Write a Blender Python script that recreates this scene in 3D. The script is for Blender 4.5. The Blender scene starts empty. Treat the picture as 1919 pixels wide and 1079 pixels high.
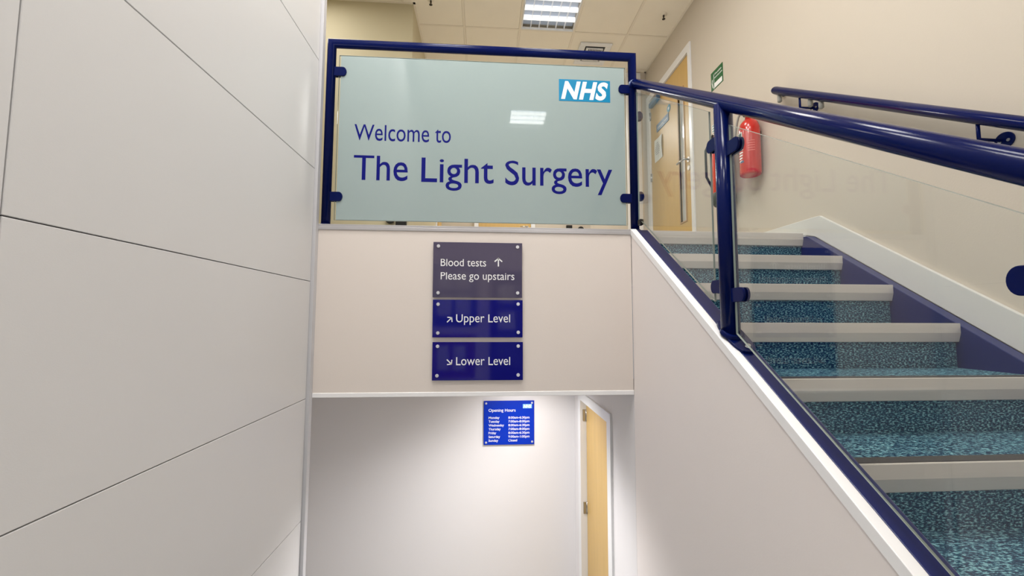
import bpy, bmesh, math, random
from math import sin, cos, pi, tan, atan, radians
from mathutils import Vector, Matrix
random.seed(4)
SC = bpy.context.scene
COL = SC.collection

# ------------------------------------------------------------------ camera
F_PX = 776.93
YAW, PITCH, ROLL = 0.0680144, 0.0734665, 0.0031562
fwd = Vector((sin(YAW)*cos(PITCH), cos(YAW)*cos(PITCH), sin(PITCH)))
rt = Vector((cos(YAW), -sin(YAW), 0)); up = rt.cross(fwd)
r2 = rt*cos(ROLL) + up*sin(ROLL); u2 = -rt*sin(ROLL) + up*cos(ROLL)
cam = bpy.data.cameras.new('camera'); cam.sensor_width = 36; cam.lens = F_PX/1919*36
cam.clip_start = .02; cam.clip_end = 60
camo = bpy.data.objects.new('camera', cam); COL.objects.link(camo)
M4 = Matrix.Identity(4)
for i in range(3):
    M4[i][0] = r2[i]; M4[i][1] = u2[i]; M4[i][2] = -fwd[i]
camo.matrix_world = M4
SC.camera = camo

# ------------------------------------------------------------------ world, light, exposure
w = bpy.data.worlds.new('world'); SC.world = w; w.use_nodes = True
w.node_tree.nodes['Background'].inputs[0].default_value = (.9, .93, 1, 1)
w.node_tree.nodes['Background'].inputs[1].default_value = .3
SC.view_settings.view_transform = 'Standard'; SC.view_settings.look = 'None'
SC.view_settings.gamma = 1; SC.view_settings.use_curve_mapping = False
SC.view_settings.exposure = 0.0
ZC = 3.17                                     # ceiling height over the eye
GX0, GPX, GY0, GPY = -.235, .605, 4.325, .615   # ceiling grid

def area(name, loc, sx, sy, power, color, rot=(0, 0, 0), spread=180):
    l = bpy.data.lights.new(name, 'AREA'); l.shape = 'RECTANGLE'; l.size = sx; l.size_y = sy
    l.energy = power; l.color = color; l.spread = radians(spread)
    o = bpy.data.objects.new(name, l); COL.objects.link(o); o.location = loc; o.rotation_euler = rot
    return o
WARM = (1, .955, .89); NEUT = (1, .985, .965)
# fill lamps under added out-of-view panels; only the glow pair belongs to the building
LUM = [(1, -1, 'glow'), (1, -10, 'glow'), (1, -3, 'upper'), (1, -5, 'stair'), (-1, -5, 'well'), (1, -7, 'stair'), (-3, -2, 'upleft'), (-1, -7, 'well'), (1, 3, 'far')]
POWER = {'upper': 13, 'upleft': 10, 'stair': 19, 'well': 27, 'far': 36}
for i, j, k in LUM:
    if k != 'glow': area('fill_light', (GX0+GPX*(i+.5), GY0+GPY*(j+.5), ZC-.035), .5, .5, POWER[k], WARM if k == 'upper' else NEUT)
area('entrance_fill', (1.45, -2.93, .1), 1.0, 2.6, 24, (.95, .97, 1), (radians(90), 0, 0))  # unseen area lamp added as fill from the entrance side
DOWN = [(.35, 3.46, -.47, 11, 160), (-.1, 2.85, -.47, 26, 138)]  # the second is an added fill spot for the lower back wall
for x, y, z, p, cone in DOWN:
    l = bpy.data.lights.new('downlight_lamp', 'SPOT'); l.energy = p*4.2; l.spot_size = radians(cone); l.spot_blend = .9; l.shadow_soft_size = .06
    l.color = (1, .985, .985)
    o = bpy.data.objects.new('downlight_lamp', l); COL.objects.link(o); o.location = (x, y, z)

# ------------------------------------------------------------------ materials
def srgb(r, g, b):
    f = lambda c: (c/255/12.92) if c/255 <= .04045 else ((c/255+.055)/1.055)**2.4
    return (f(r), f(g), f(b), 1)
def mat(name, col, rough=.5, metal=0, spec=.5, coat=0, bump=0, bscale=60, vary=0, vscale=3, emit=None, estr=0, stretch=None):
    m = bpy.data.materials.new(name); m.use_nodes = True
    nt = m.node_tree; b = nt.nodes['Principled BSDF']
    b.inputs['Base Color'].default_value = col; b.inputs['Roughness'].default_value = rough
    b.inputs['Metallic'].default_value = metal; b.inputs['Specular IOR Level'].default_value = spec
    b.inputs['Coat Weight'].default_value = coat; b.inputs['Coat Roughness'].default_value = .05
    if emit: b.inputs['Emission Color'].default_value = emit; b.inputs['Emission Strength'].default_value = estr
    tc = None
    if bump or vary:
        tc = nt.nodes.new('ShaderNodeTexCoord'); mp = nt.nodes.new('ShaderNodeMapping')
        nt.links.new(tc.outputs['Object'], mp.inputs[0])
        if stretch: mp.inputs['Scale'].default_value = stretch
    if bump:
        n = nt.nodes.new('ShaderNodeTexNoise'); n.inputs['Scale'].default_value = bscale; n.inputs['Detail'].default_value = 3
        bp = nt.nodes.new('ShaderNodeBump'); bp.inputs['Strength'].default_value = bump; bp.inputs['Distance'].default_value = .002
        nt.links.new(mp.outputs[0], n.inputs['Vector']); nt.links.new(n.outputs['Fac'], bp.inputs['Height'])
        nt.links.new(bp.outputs[0], b.inputs['Normal'])
    if vary:
        n = nt.nodes.new('ShaderNodeTexNoise'); n.inputs['Scale'].default_value = vscale; n.inputs['Detail'].default_value = 5
        r = nt.nodes.new('ShaderNodeMixRGB')
        r.inputs[1].default_value = tuple(min(1, c*(1-vary)) for c in col[:3])+(1,)
        r.inputs[2].default_value = tuple(min(1, c*(1+vary)) for c in col[:3])+(1,)
        nt.links.new(mp.outputs[0], n.inputs['Vector']); nt.links.new(n.outputs['Fac'], r.inputs[0])
        nt.links.new(r.outputs[0], b.inputs['Base Color'])
    return m
CREAM = mat('painted_cream_wall', srgb(201, 191, 176), .75, bump=.15, bscale=140, vary=.015)
YCREAM = mat('painted_warm_cream_wall', srgb(196, 186, 156), .75, bump=.15, bscale=140, vary=.015)
FASCIA = mat('painted_off_white_board', srgb(225, 215, 207), .6, bump=.1, bscale=140, vary=.01)
SIDEW = mat('painted_pale_wall', srgb(239, 231, 227), .6, bump=.1, bscale=140, vary=.01)
LOWW = mat('painted_white_lower_wall', srgb(230, 227, 227), .7, bump=.1, bscale=140)
PANEL = mat('grey_laminate_panel', srgb(214, 213, 213), .4, spec=.3, bump=.06, bscale=300, vary=.008, vscale=1.2)
JOINT = mat('dark_joint', srgb(70, 66, 62), .9)
WHITE = mat('white_gloss_paint', srgb(232, 232, 232), .3)
TRIMW = mat('white_trim', srgb(245, 244, 244), .35)
SKIRT = mat('white_skirting', srgb(214, 213, 208), .4)
CORNER = mat('pale_grey_corner_trim', srgb(196, 195, 198), .4)
TILE = mat('ceiling_tile', srgb(248, 239, 222), .9, bump=.3, bscale=220, vary=.03, vscale=5)
TBAR = mat('ceiling_grid_bar', srgb(240, 230, 212), .5)
NAVY = mat('navy_gloss_paint', (.0014, .006, .068, 1), .15, spec=.12, coat=0, bump=.03, bscale=400)
STRING = mat('navy_satin_steel', (.004, .012, .105, 1), .28, spec=.35, bump=.01, bscale=300, vary=.08, vscale=6)
ALU = mat('aluminium_nosing', srgb(205, 199, 192), .42, metal=.25, vary=.05, vscale=9, stretch=(1, 6, 12))
ALUCAP = mat('aluminium_cap', srgb(190, 188, 190), .35, metal=.5)
INSERT = mat('dark_grip_insert', srgb(62, 60, 60), .85, bump=.5, bscale=300)
BLACK = mat('black_plastic', srgb(14, 14, 16), .4)
STEEL = mat('satin_steel', srgb(190, 190, 192), .28, metal=1)
OAK = mat('light_oak_veneer', srgb(203, 167, 99), .4, vary=.1, vscale=4, stretch=(6, 6, .6))
RED = mat('red_enamel', srgb(190, 38, 30), .22, coat=.4)
GREEN = mat('green_sign', srgb(0, 92, 40), .4)
BLUESIGN = mat('blue_notice', srgb(60, 120, 180), .5)
STEELBL = mat('blue_grey_plaque', srgb(70, 100, 135), .4)
TEALD = mat('teal_disc', srgb(40, 130, 160), .4)
PAPER = mat('white_paper', srgb(228, 230, 226), .8)
INK = mat('grey_ink', srgb(120, 120, 125), .8)
NAVYSIGN = mat('navy_acrylic', (.006, .006, .17, 1), .06, spec=.5, coat=.2)
PURPSIGN = mat('grey_purple_acrylic', srgb(78, 72, 96), .08, spec=.5, coat=.2)
HOURS = mat('lit_blue_acrylic', (.006, .035, .46, 1), .1, spec=.4)  # sign blue with the downlight's brightening put into the colour
LETW = mat('white_lettering', srgb(240, 240, 240), .5)
LETB = mat('blue_lettering', (.003, .005, .17, 1), .5, spec=.12)
NHSB = mat('bright_blue_logo', srgb(12, 132, 178), .4, spec=.2)
NHSL = mat('pale_blue_logo', srgb(130, 200, 240), .4)
FROST = mat('frosted_aqua_film', srgb(155, 170, 169), .03, spec=.5)
STUD = mat('sign_stud_cap', srgb(215, 215, 220), .35, metal=.4)
GREYPL = mat('grey_plastic', srgb(150, 148, 140), .5)
REFL = mat('white_reflector', srgb(225, 228, 232), .3, metal=0, emit=(1, 1, 1, 1), estr=.15)
TUBE = mat('fluorescent_tube', (1, 1, 1, 1), .5, emit=(1, .97, .93, 1), estr=9)
DIFF = mat('fill_panel_diffuser', (1, 1, 1, 1), .5, emit=(1, .97, .94, 1), estr=2.6)  # glowing face of the added fill panels
DOWNM = mat('downlight_glow', (1, 1, 1, 1), .5, emit=(1, .97, .95, 1), estr=20)
FLOORM = mat('pale_bounce_floor', srgb(206, 207, 204), .95, bump=.5, bscale=250, vary=.4, vscale=90)  # unseen floors, made pale to bounce light up to the ceiling
PINK = mat('plum_notice_board', srgb(120, 40, 90), .8)
DKDOOR = mat('navy_door', (.01, .014, .07, 1), .4)

def carpet():
    m = bpy.data.materials.new('teal_flecked_carpet'); m.use_nodes = True; nt = m.node_tree; b = nt.nodes['Principled BSDF']
    b.inputs['Roughness'].default_value = .95; b.inputs['Specular IOR Level'].default_value = .15
    tc = nt.nodes.new('ShaderNodeTexCoord'); mp = nt.nodes.new('ShaderNodeMapping'); mp.inputs['Scale'].default_value = (.42, 1, 1)
    nt.links.new(tc.outputs['Object'], mp.inputs[0])
    n = nt.nodes.new('ShaderNodeTexNoise'); n.inputs['Scale'].default_value = 230; n.inputs['Detail'].default_value = 3; n.inputs['Roughness'].default_value = .6
    nt.links.new(mp.outputs[0], n.inputs['Vector'])
    cr = nt.nodes.new('ShaderNodeValToRGB'); e = cr.color_ramp.elements
    e[0].position = .40; e[0].color = (.004, .018, .055, 1)
    e[1].position = .60; e[1].color = (.24, .47, .52, 1)
    k = e.new(.47); k.color = (.010, .052, .105, 1)
    k = e.new(.54); k.color = (.035, .135, .19, 1)
    nt.links.new(n.outputs['Fac'], cr.inputs[0]); nt.links.new(cr.outputs[0], b.inputs['Base Color'])
    bp = nt.nodes.new('ShaderNodeBump'); bp.inputs['Strength'].default_value = .6; bp.inputs['Distance'].default_value = .003
    nt.links.new(n.outputs['Fac'], bp.inputs['Height']); nt.links.new(bp.outputs[0], b.inputs['Normal'])
    return m
CARPET = carpet()

def glass_mat(name, tint, ior=1.5):
    m = bpy.data.materials.new(name); m.use_nodes = True; nt = m.node_tree; nt.nodes.clear()
    out = nt.nodes.new('ShaderNodeOutputMaterial'); mix = nt.nodes.new('ShaderNodeMixShader')
    tr = nt.nodes.new('ShaderNodeBsdfTransparent'); tr.inputs[0].default_value = tint
    gl = nt.nodes.new('ShaderNodeBsdfGlossy'); gl.inputs['Roughness'].default_value = .01
    fr = nt.nodes.new('ShaderNodeFresnel')     # a thin pane: both faces reflect as air-to-glass
    ge = nt.nodes.new('ShaderNodeNewGeometry'); ma = nt.nodes.new('ShaderNodeMath'); ma.operation = 'MULTIPLY_ADD'
    ma.inputs[1].default_value = 1/ior-ior; ma.inputs[2].default_value = ior
    nt.links.new(ge.outputs['Backfacing'], ma.inputs[0]); nt.links.new(ma.outputs[0], fr.inputs[0])
    nt.links.new(fr.outputs[0], mix.inputs[0]); nt.links.new(tr.outputs[0], mix.inputs[1]); nt.links.new(gl.outputs[0], mix.inputs[2])
    nt.links.new(mix.outputs[0], out.inputs[0])
    return m
GLASS = glass_mat('clear_glass', (.985, .995, .99, 1))
GEDGE = mat('glass_edge_green', srgb(158, 170, 165), .12)

# ------------------------------------------------------------------ helpers
WORLD_LOC = {}
def tag(o, label=None, cat=None, group=None, kind=None):
    if label: o['label'] = label
    if cat: o['category'] = cat
    if group: o['group'] = group
    if kind: o['kind'] = kind
    return o
def thing(name, label, cat, loc, group=None):
    o = bpy.data.objects.new(name, None); COL.objects.link(o); o.location = loc; o.empty_display_size = .05
    WORLD_LOC[o] = Vector(loc)
    return tag(o, label, cat, group)
def obj(name, bm, m, parent=None, origin=None, smooth=False):
    """link a world-coordinate bmesh as one object, its origin at origin (or its centre bottom)"""
    bm.normal_update()
    if origin is None:
        xs = [v.co for v in bm.verts]
        origin = Vector(((min(v.x for v in xs)+max(v.x for v in xs))/2, (min(v.y for v in xs)+max(v.y for v in xs))/2, min(v.z for v in xs)))
    origin = Vector(origin)
    bmesh.ops.translate(bm, verts=bm.verts, vec=-origin)
    me = bpy.data.meshes.new(name); bm.to_mesh(me); bm.free()
    ms = m if isinstance(m, (list, tuple)) else [m]
    for q in ms: me.materials.append(q)
    if smooth:
        for p in me.polygons: p.use_smooth = True
    o = bpy.data.objects.new(name, me); COL.objects.link(o)
    WORLD_LOC[o] = origin
    if parent is not None:
        o.parent = parent; o.location = origin - WORLD_LOC[parent]
    else: o.location = origin
    return o
def again(src, parent, delta):
    """a copy of a part at a new place (world shift), sharing its mesh"""
    c = src.copy(); COL.objects.link(c); WORLD_LOC[c] = WORLD_LOC[src] + Vector(delta)
    c.parent = parent; c.location = WORLD_LOC[c] - (WORLD_LOC[parent] if parent else Vector())
    return c
def struct(name, bm, m, parent=None, label=None, **k):
    o = obj(name, bm, m, parent, **k)
    if parent is None: o['kind'] = 'structure'
    if label: o['label'] = label
    return o
def structure(name, loc, label=None):
    o = bpy.data.objects.new(name, None); COL.objects.link(o); o.location = loc; WORLD_LOC[o] = Vector(loc); o['kind'] = 'structure'
    if label: o['label'] = label
    return o
def box(x0, x1, y0, y1, z0, z1, bm=None, bev=0, seg=1):
    own = bm is None
    t = bmesh.new()
    vs = [t.verts.new(p) for p in ((x0,y0,z0),(x1,y0,z0),(x1,y1,z0),(x0,y1,z0),(x0,y0,z1),(x1,y0,z1),(x1,y1,z1),(x0,y1,z1))]
    for f in ((0,3,2,1),(4,5,6,7),(0,1,5,4),(1,2,6,5),(2,3,7,6),(3,0,4,7)): t.faces.new([vs[i] for i in f])
    if bev: bmesh.ops.bevel(t, geom=t.edges[:], offset=bev, segments=seg, affect='EDGES', profile=.5)
    if own: return t
    join(bm, t); return bm
def join(bm, t):
    me = bpy.data.meshes.new('tmp'); t.to_mesh(me); t.free(); bm.from_mesh(me); bpy.data.meshes.remove(me); return bm
def prism(pts, axis, a, b, bev=0, bm=None):
    """polygon pts in the two other axes, swept from a to b on axis"""
    t = bmesh.new()
    def P(p, h): return {0: (h, p[0], p[1]), 1: (p[0], h, p[1]), 2: (p[0], p[1], h)}[axis]
    A = [t.verts.new(P(p, a)) for p in pts]; B = [t.verts.new(P(p, b)) for p in pts]
    t.faces.new(A); t.faces.new(B[::-1]); n = len(pts)
    for i in range(n): t.faces.new((A[i], B[i], B[(i+1) % n], A[(i+1) % n]))
    bmesh.ops.recalc_face_normals(t, faces=t.faces)
    if bev: bmesh.ops.bevel(t, geom=t.edges[:], offset=bev, segments=2, affect='EDGES', profile=.5)
    if bm is None: return t
    return join(bm, t)
def tube(path, r, n=24, bm=None, caps=True):
    """round tube along a polyline with true mitred corners"""
    t = bmesh.new(); path = [Vector(p) for p in path]; rings = []
    d0 = (path[1]-path[0]).normalized()
    ref = Vector((0, 0, 1)) if abs(d0.z) < .9 else Vector((0, 1, 0))
    u = d0.cross(ref).normalized(); v = d0.cross(u).normalized()
    ring = [path[0] + (u*cos(2*pi*i/n) + v*sin(2*pi*i/n))*r for i in range(n)]
    rings.append(ring)
    for k in range(1, len(path)):
        d = (path[k]-path[k-1]).normalized()
        if k < len(path)-1:
            e = (path[k+1]-path[k]).normalized(); nrm = (d+e).normalized()
        else: nrm = d
        new = []
        for p in rings[-1]:
            s = (path[k]-p).dot(nrm)/d.dot(nrm); new.append(p + d*s)
        rings.append(new)
    R_ = [[t.verts.new(p) for p in rg] for rg in rings]
    for a, b in zip(R_, R_[1:]):
        for i in range(n):
            f = t.faces.new((a[i], a[(i+1) % n], b[(i+1) % n], b[i])); f.smooth = True
    if caps: t.faces.new(R_[0]); t.faces.new(R_[-1][::-1])
    bmesh.ops.recalc_face_normals(t, faces=t.faces)
    if bm is None: return t
    return join(bm, t)
def lathe(prof, c, n=32, bm=None):
    """profile (r, z) turned about the vertical through c"""
    t = bmesh.new(); rs = []
    for r, z in prof: rs.append([t.verts.new((c[0]+r*cos(2*pi*i/n), c[1]+r*sin(2*pi*i/n), c[2]+z)) for i in range(n)])
    for a, b in zip(rs, rs[1:]):
        for i in range(n):
            f = t.faces.new((a[i], a[(i+1) % n], b[(i+1) % n], b[i])); f.smooth = True
    t.faces.new(rs[0][::-1]); t.faces.new(rs[-1])
    bmesh.ops.recalc_face_normals(t, faces=t.faces)
    if bm is None: return t
    return join(bm, t)
def disc(c, r, axis, a, b, n=24, bm=None, bev=0):
    return prism([(c[0]+r*cos(2*pi*i/n), c[1]+r*sin(2*pi*i/n)) for i in range(n)], axis, a, b, bev, bm)

def cap_height(ch='H'):
    c = bpy.data.curves.new('t', 'FONT'); c.body = ch; c.size = 1
    o = bpy.data.objects.new('t', c); COL.objects.link(o); bpy.context.view_layer.update()
    h = max(v[1] for v in o.bound_box); bpy.data.objects.remove(o); bpy.data.curves.remove(c); return h
CAPH = cap_height(); XHT = cap_height('x')
def letters(body, x0, x1, zb, cap, place, bold=0, shear=0, depth=.0006, bm=None, track=1.0):
    """lettering fitted between x0 and x1 with capital height cap on baseline zb; place(x, h, d) -> world"""
    c = bpy.data.curves.new('t', 'FONT'); c.body = body; c.size = 1; c.offset = bold; c.shear = shear
    c.resolution_u = 4; c.space_character = track
    o = bpy.data.objects.new('t', c); COL.objects.link(o)
    dg = bpy.context.evaluated_depsgraph_get(); me = bpy.data.meshes.new_from_object(o.evaluated_get(dg))
    bpy.data.objects.remove(o); bpy.data.curves.remove(c)
    t = bmesh.new(); t.from_mesh(me); bpy.data.meshes.remove(me)
    bmesh.ops.remove_doubles(t, verts=t.verts, dist=1e-5)
    xs = [v.co.x for v in t.verts]; a, b = min(xs), max(xs)
    sc = cap/CAPH; sx = (x1-x0)/(b-a)
    XO, XN = XHT, .745*CAPH
    def ym(y): return y if y <= 0 else (y*XN/XO if y < XO else (XN+(y-XO)*(CAPH-XN)/(CAPH-XO) if y < CAPH else y))
    low = body.upper() != body
    for v in t.verts: v.co = Vector((x0+(v.co.x-a)*sx, zb+(ym(v.co.y) if low else v.co.y)*sc, 0))
    for f in t.faces: f.smooth = False
    ext = bmesh.ops.extrude_face_region(t, geom=t.faces[:])
    for g in ext['geom']:
        if isinstance(g, bmesh.types.BMVert): g.co.z = depth
    for v in t.verts: v.co = Vector(place(v.co.x, v.co.y, v.co.z))
    bmesh.ops.recalc_face_normals(t, faces=t.faces)
    if bm is None: return t
    return join(bm, t)
def facing_cam(y): return lambda x, h, d: (x, y-d, h)                 # print on a face that looks towards -Y
def facing_left(x): return lambda s, h, d: (x-d, -s, h)               # print on a face that looks towards -X (s = -Y)

# ------------------------------------------------------------------ building dimensions
XP, XS, XR = -.96, .88, 2.06          # panel face, side wall of the stair, right wall
YL = 2.40                             # landing front
ZL = .535                             # landing floor
RISE, GO = .183, .273
ZM = ZL - 11*RISE                     # entrance floor
ZB = ZM - 7*RISE                      # lower floor
SL = RISE/GO
def nl(y): return ZL + (y-2.42)*SL    # nosing line

# ------------------------------------------------------------------ setting: floors
struct('floor_entrance', box(-.974, XS, -3, .6, ZM-.1, ZM), FLOORM)
struct('floor_lower', box(-2.6, XS, 2.35, 4.0, ZB-.1, ZB), FLOORM)
struct('floor_landing', box(-2.6, XR, 2.47, 7.0, ZL-.08, ZL), FLOORM)
struct('ceiling_lower', box(-2.6, XS, 2.5, 4.0, -.44, -.36), FASCIA)
struct('floor_under_stair', box(XS+.03, XR, -3, 2.45, ZM-.1, ZM), FLOORM)

# walls
wl = structure('wall_left', (-1.04, -.3, ZB), 'wall clad in large pale grey laminate panels')
obj('backing', box(-1.1, -.975, -3, 2.36, ZB, ZC), JOINT, wl)
ys = [-3.0, -2.075, -.598, .88, 2.362]; zs = [ZB, -2.358, -1.718, -1.078, -.438, .202, .842, 1.482, 2.122, 2.762, ZC]
for a, b in zip(ys, ys[1:]):
    for c, d in zip(zs, zs[1:]):
        g = .0016; off = 0 if a > -1 else 0
        obj('panel', box(-.975, XP+off, a+g, b-g, c+g, d-g, bev=.0012), PANEL, wl)
struct('trim_1', box(-1.1, -.942, 2.364, 2.399, ZB, ZC), CORNER, label='narrow vertical corner trim where panelled wall meets landing front')

wf = structure('wall_front', (-.03, 2.45, -.44), 'off white painted front of the upper landing')
obj('board', box(-.942, XS-.004, YL, 2.46, -.415, ZL-.033), FASCIA, wf)
obj('bottom_strip', box(-.942, XS-.001, YL-.004, 2.46, -.44, -.415, bev=.002), TRIMW, wf)
cap_p = [(YL-.007, ZL-.031), (YL-.007, ZL-.016), (YL-.004, ZL-.014), (YL-.004, ZL-.002), (YL-.001, ZL), (2.47, ZL), (2.47, ZL-.033), (YL-.004, ZL-.033)]
obj('cap', prism(cap_p, 0, -.942, XS-.002), ALUCAP, wf)
struct('wall_front_core', box(-.942, XS, 2.461, 2.5, -.36, ZL-.085), FASCIA)
struct('wall_upper_left_front', box(-2.6, -1.1, 2.40, 2.5, ZL, ZC), YCREAM)
struct('wall_lower_left_front', box(-2.6, -1.1, 2.40, 2.5, ZB, -.44), LOWW)
struct('wall_upper_left', box(-2.7, -2.6, 2.4, 4.03, ZL, ZC), YCREAM)
struct('wall_lower_left', box(-2.7, -2.6, 2.4, 4.1, ZB, -.36), LOWW)
struct('wall_yellow', box(-2.6, -.735, 4.03, 7.0, ZL, ZC), YCREAM, label='warm cream wall block at the back of the landing')
struct('wall_back_upper', box(-.735, 1.95, 7.0, 7.1, ZL, ZC), CREAM)
struct('wall_back_right', box(1.84, XR, 5.0, 7.0, ZL, ZC), CREAM)
struct('wall_lower_back', box(-2.6, 1.0, 4.0, 4.1, ZB, -.36), LOWW)
struct('wall_entrance', box(-1.1, XR+.1, -3.1, -3.0, ZM-.1, ZC), SIDEW)
# stair side wall: one sloping board up to the landing, then the lower corridor wall with its door opening
ws = structure('wall_stair_side', (XS+.02, 1.0, ZB), 'pale side wall under the stair')
obj('board', prism([(-3.0, ZB), (-3.0, ZM), (-.62, ZM), (2.403, nl(2.403)-.012), (2.403, ZB)], 0, XS, XS+.03), SIDEW, ws)
obj('board', box(XS, XS+.03, 2.405, 2.845, ZB, -.36), LOWW, ws)
obj('board', box(XS, XS+.03, 2.846, 3.78, -.66, -.36), LOWW, ws)
obj('board', box(XS, XS+.03, 3.78, 4.0, ZB, -.36), LOWW, ws)
# right wall with a door opening
wr = structure('wall_right', (XR+.05, 1, ZM), 'cream wall beside the stairs')
D2a, D2b, D2z = 3.90, 4.90, 2.72
obj('wall_section', box(XR, XR+.1, -3, D2a, ZM, ZC), CREAM, wr)
obj('wall_section', box(XR, XR+.1, D2a, D2b, D2z, ZC), CREAM, wr)
obj('wall_section', box(XR, XR+.1, D2b, 5.0, ZL-.1, ZC), CREAM, wr)

# ceiling: bars and tiles
ce = structure('ceiling', (0, 2, ZC), 'suspended ceiling of square tiles')
obj('slab', box(-2.7, XR+.1, -3.1, 7.1, ZC+.06, ZC+.12), TBAR, ce)
lum_cells = {(i, j) for i, j, k in LUM}
tile0 = None
for i in range(-5, 5):
    for j in range(-13, 6):
        if (i, j) in lum_cells: continue
        if (i, j) == (2, 0): pass
        x0, x1 = GX0+GPX*i, GX0+GPX*(i+1); y0, y1 = GY0+GPY*j, GY0+GPY*(j+1)
        X0, X1 = max(x0, -2.6), min(x1, XR); Y0, Y1 = max(y0, -3.0), min(y1, 7.0)
        if X0 > -1.1 or Y1 > 2.5: pass
        else: continue                      # solid block left of the stairwell
        if X1 <= -1.09 and Y0 < 2.5: Y0 = 2.5
        if Y0 < 2.36 and X0 < -1.0: X0 = -1.0
        if x1 <= -.735 and y0 >= 4.03: continue
        if X0 < -.735 < X1 and Y0 > 4.0: X0 = -.735
        if Y0 >= 5 and X1 > 1.84: X1 = 1.84
        if X1-X0 < .05 or Y1-Y0 < .05: continue
        full = abs(X1-X0-GPX) < 1e-6 and abs(Y1-Y0-GPY) < 1e-6
        if full and tile0 is not None:
            again(tile0, ce, (X0-T0[0], Y0-T0[1], 0)); continue
        o = obj('tile', box(X0+.012, X1-.012, Y0+.012, Y1-.012, ZC-.0015, ZC+.015, bev=.002), TILE, ce)
        if full: tile0 = o; T0 = (X0, Y0)
bars = []
b = bmesh.new()
def bar(x0, x1, y0, y1): return box(x0, x1, y0, y1, ZC-.004, ZC+.03)
for i in range(-4, 5):
    x = GX0+GPX*i
    if not -2.6 < x < XR: continue
    y0, y1 = (-3.0 if x > -1 else 2.5), (7.0 if x > -.735 else 4.03)
    if x > 1.84: y1 = 5.0
    obj('grid_bar', bar(x-.011, x+.011, y0, y1), TBAR, ce)
for j in range(-12, 5):
    y = GY0+GPY*j
    x0, x1 = (-1.0 if y < 2.36 else (-2.6 if y < 4.03 else -.735)), (XR if y < 5 else 1.84)
    obj('grid_bar', box(x0, x1, y-.011, y+.011, ZC-.0036, ZC+.03), TBAR, ce)
# wall angle
ang = bmesh.new()
box(XR-.022, XR, -3, 5.0, ZC-.006, ZC+.01, ang); box(1.84, XR, 4.978, 5.0, ZC-.006, ZC+.01, ang)
box(-2.6, -.713, 4.008, 4.03, ZC-.006, ZC+.01, ang); box(-.735, -.713, 4.008, 7.0, ZC-.006, ZC+.01, ang)
obj('wall_angle', ang, TBAR, ce)

# ------------------------------------------------------------------ luminaires
def luminaire(i, j, label, louvre, group):
    cx, cy = GX0+GPX*(i+.5), GY0+GPY*(j+.5)
    hx, hy = GPX/2-.012, GPY/2-.012
    t = thing('ceiling_light', label, 'light', (cx, cy, ZC), group)
    f = bmesh.new(); w_ = .014
    box(cx-hx, cx+hx, cy-hy, cy-hy+w_, ZC-.006, ZC+.01, f); box(cx-hx, cx+hx, cy+hy-w_, cy+hy, ZC-.006, ZC+.01, f)
    box(cx-hx, cx-hx+w_, cy-hy+w_, cy+hy-w_, ZC-.006, ZC+.01, f); box(cx+hx-w_, cx+hx, cy-hy+w_, cy+hy-w_, ZC-.006, ZC+.01, f)
    obj('frame', f, WHITE, t)
    if not louvre:
        obj('diffuser', box(cx-hx+w_, cx+hx-w_, cy-hy+w_, cy+hy-w_, ZC-.002, ZC+.004), DIFF, t); return
    far = j < -5
    obj('reflector', box(cx-hx+w_, cx+hx-w_, cy-hy+w_, cy+hy-w_, ZC+.05, ZC+.056), REFLG2 if far else REFLG, t)
    ix, iy = 2*(hx-w_)/6, 2*(hy-w_)/4
    for k in range(1, 6):
        x = cx-hx+w_+ix*k
        obj('louvre_blade', prism([(x-.005, ZC+.034), (x+.005, ZC+.034), (x+.0015, ZC-.003), (x-.0015, ZC-.003)], 1, cy-hy+w_, cy+hy-w_), REFL, t)
    for k in range(1, 4):
        y = cy-hy+w_+iy*k
        obj('louvre_blade', prism([(y-.015, ZC+.036), (y+.015, ZC+.036), (y+.009, ZC-.004), (y-.009, ZC-.004)], 0, cx-hx+w_, cx+hx-w_), DIFFW2 if far else DIFFW, t)
REFLG = mat('luminaire_reflector', srgb(150, 158, 172), .35, emit=(.75, .82, .92, 1), estr=.13)
REFLG2 = mat('bright_luminaire_reflector', srgb(205, 212, 222), .35, emit=(.8, .88, 1, 1), estr=1.6)
DIFFW2 = mat('bright_cross_blade', (1, 1, 1, 1), .4, emit=(1, .98, .94, 1), estr=11)
DIFFW = mat('lit_cross_blade', (1, 1, 1, 1), .4, emit=(1, .98, .94, 1), estr=1.0)
names = {(1, -1): 'square louvred ceiling light glowing over the landing, six cells across',
         (1, -10): 'square ceiling light over the entrance behind the viewer, nearest the stair side',
         (-1, -7): 'added square fill light over the stairwell by the panelled wall, farther from the landing',
         (1, -3): 'added square fill light over the landing edge, nearer than the louvred one', (1, -5): 'added square fill light above the top of the stairs', (1, -7): 'added square fill light above the foot of the stairs',
         (-1, -5): 'added square fill light above the stairwell, nearest the landing edge',
         (-3, -2): 'added square fill light at the far left of the landing', (1, 3): 'added square fill light at the far end of the landing'}
for i, j, k in LUM: luminaire(i, j, names[(i, j)], (i, j) in ((1, -1), (1, -10)), 'square ceiling lights')
for x, y, z, p, cone in DOWN:
    t = thing('downlight', 'round recessed downlight in the lower ceiling '+('above opening hours sign' if y > 3 else 'added as fill just behind the landing front'), 'light', (x, y, -.44))
    obj('ring', lathe([(.075, -.442+.44), (.075, -.006), (.06, -.008), (.055, -.002)], (x, y, -.44)), WHITE, t)
    obj('lens', lathe([(.052, -.0035), (.052, -.001), (.01, -.0008)], (x, y, -.44)), DOWNM, t)

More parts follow.
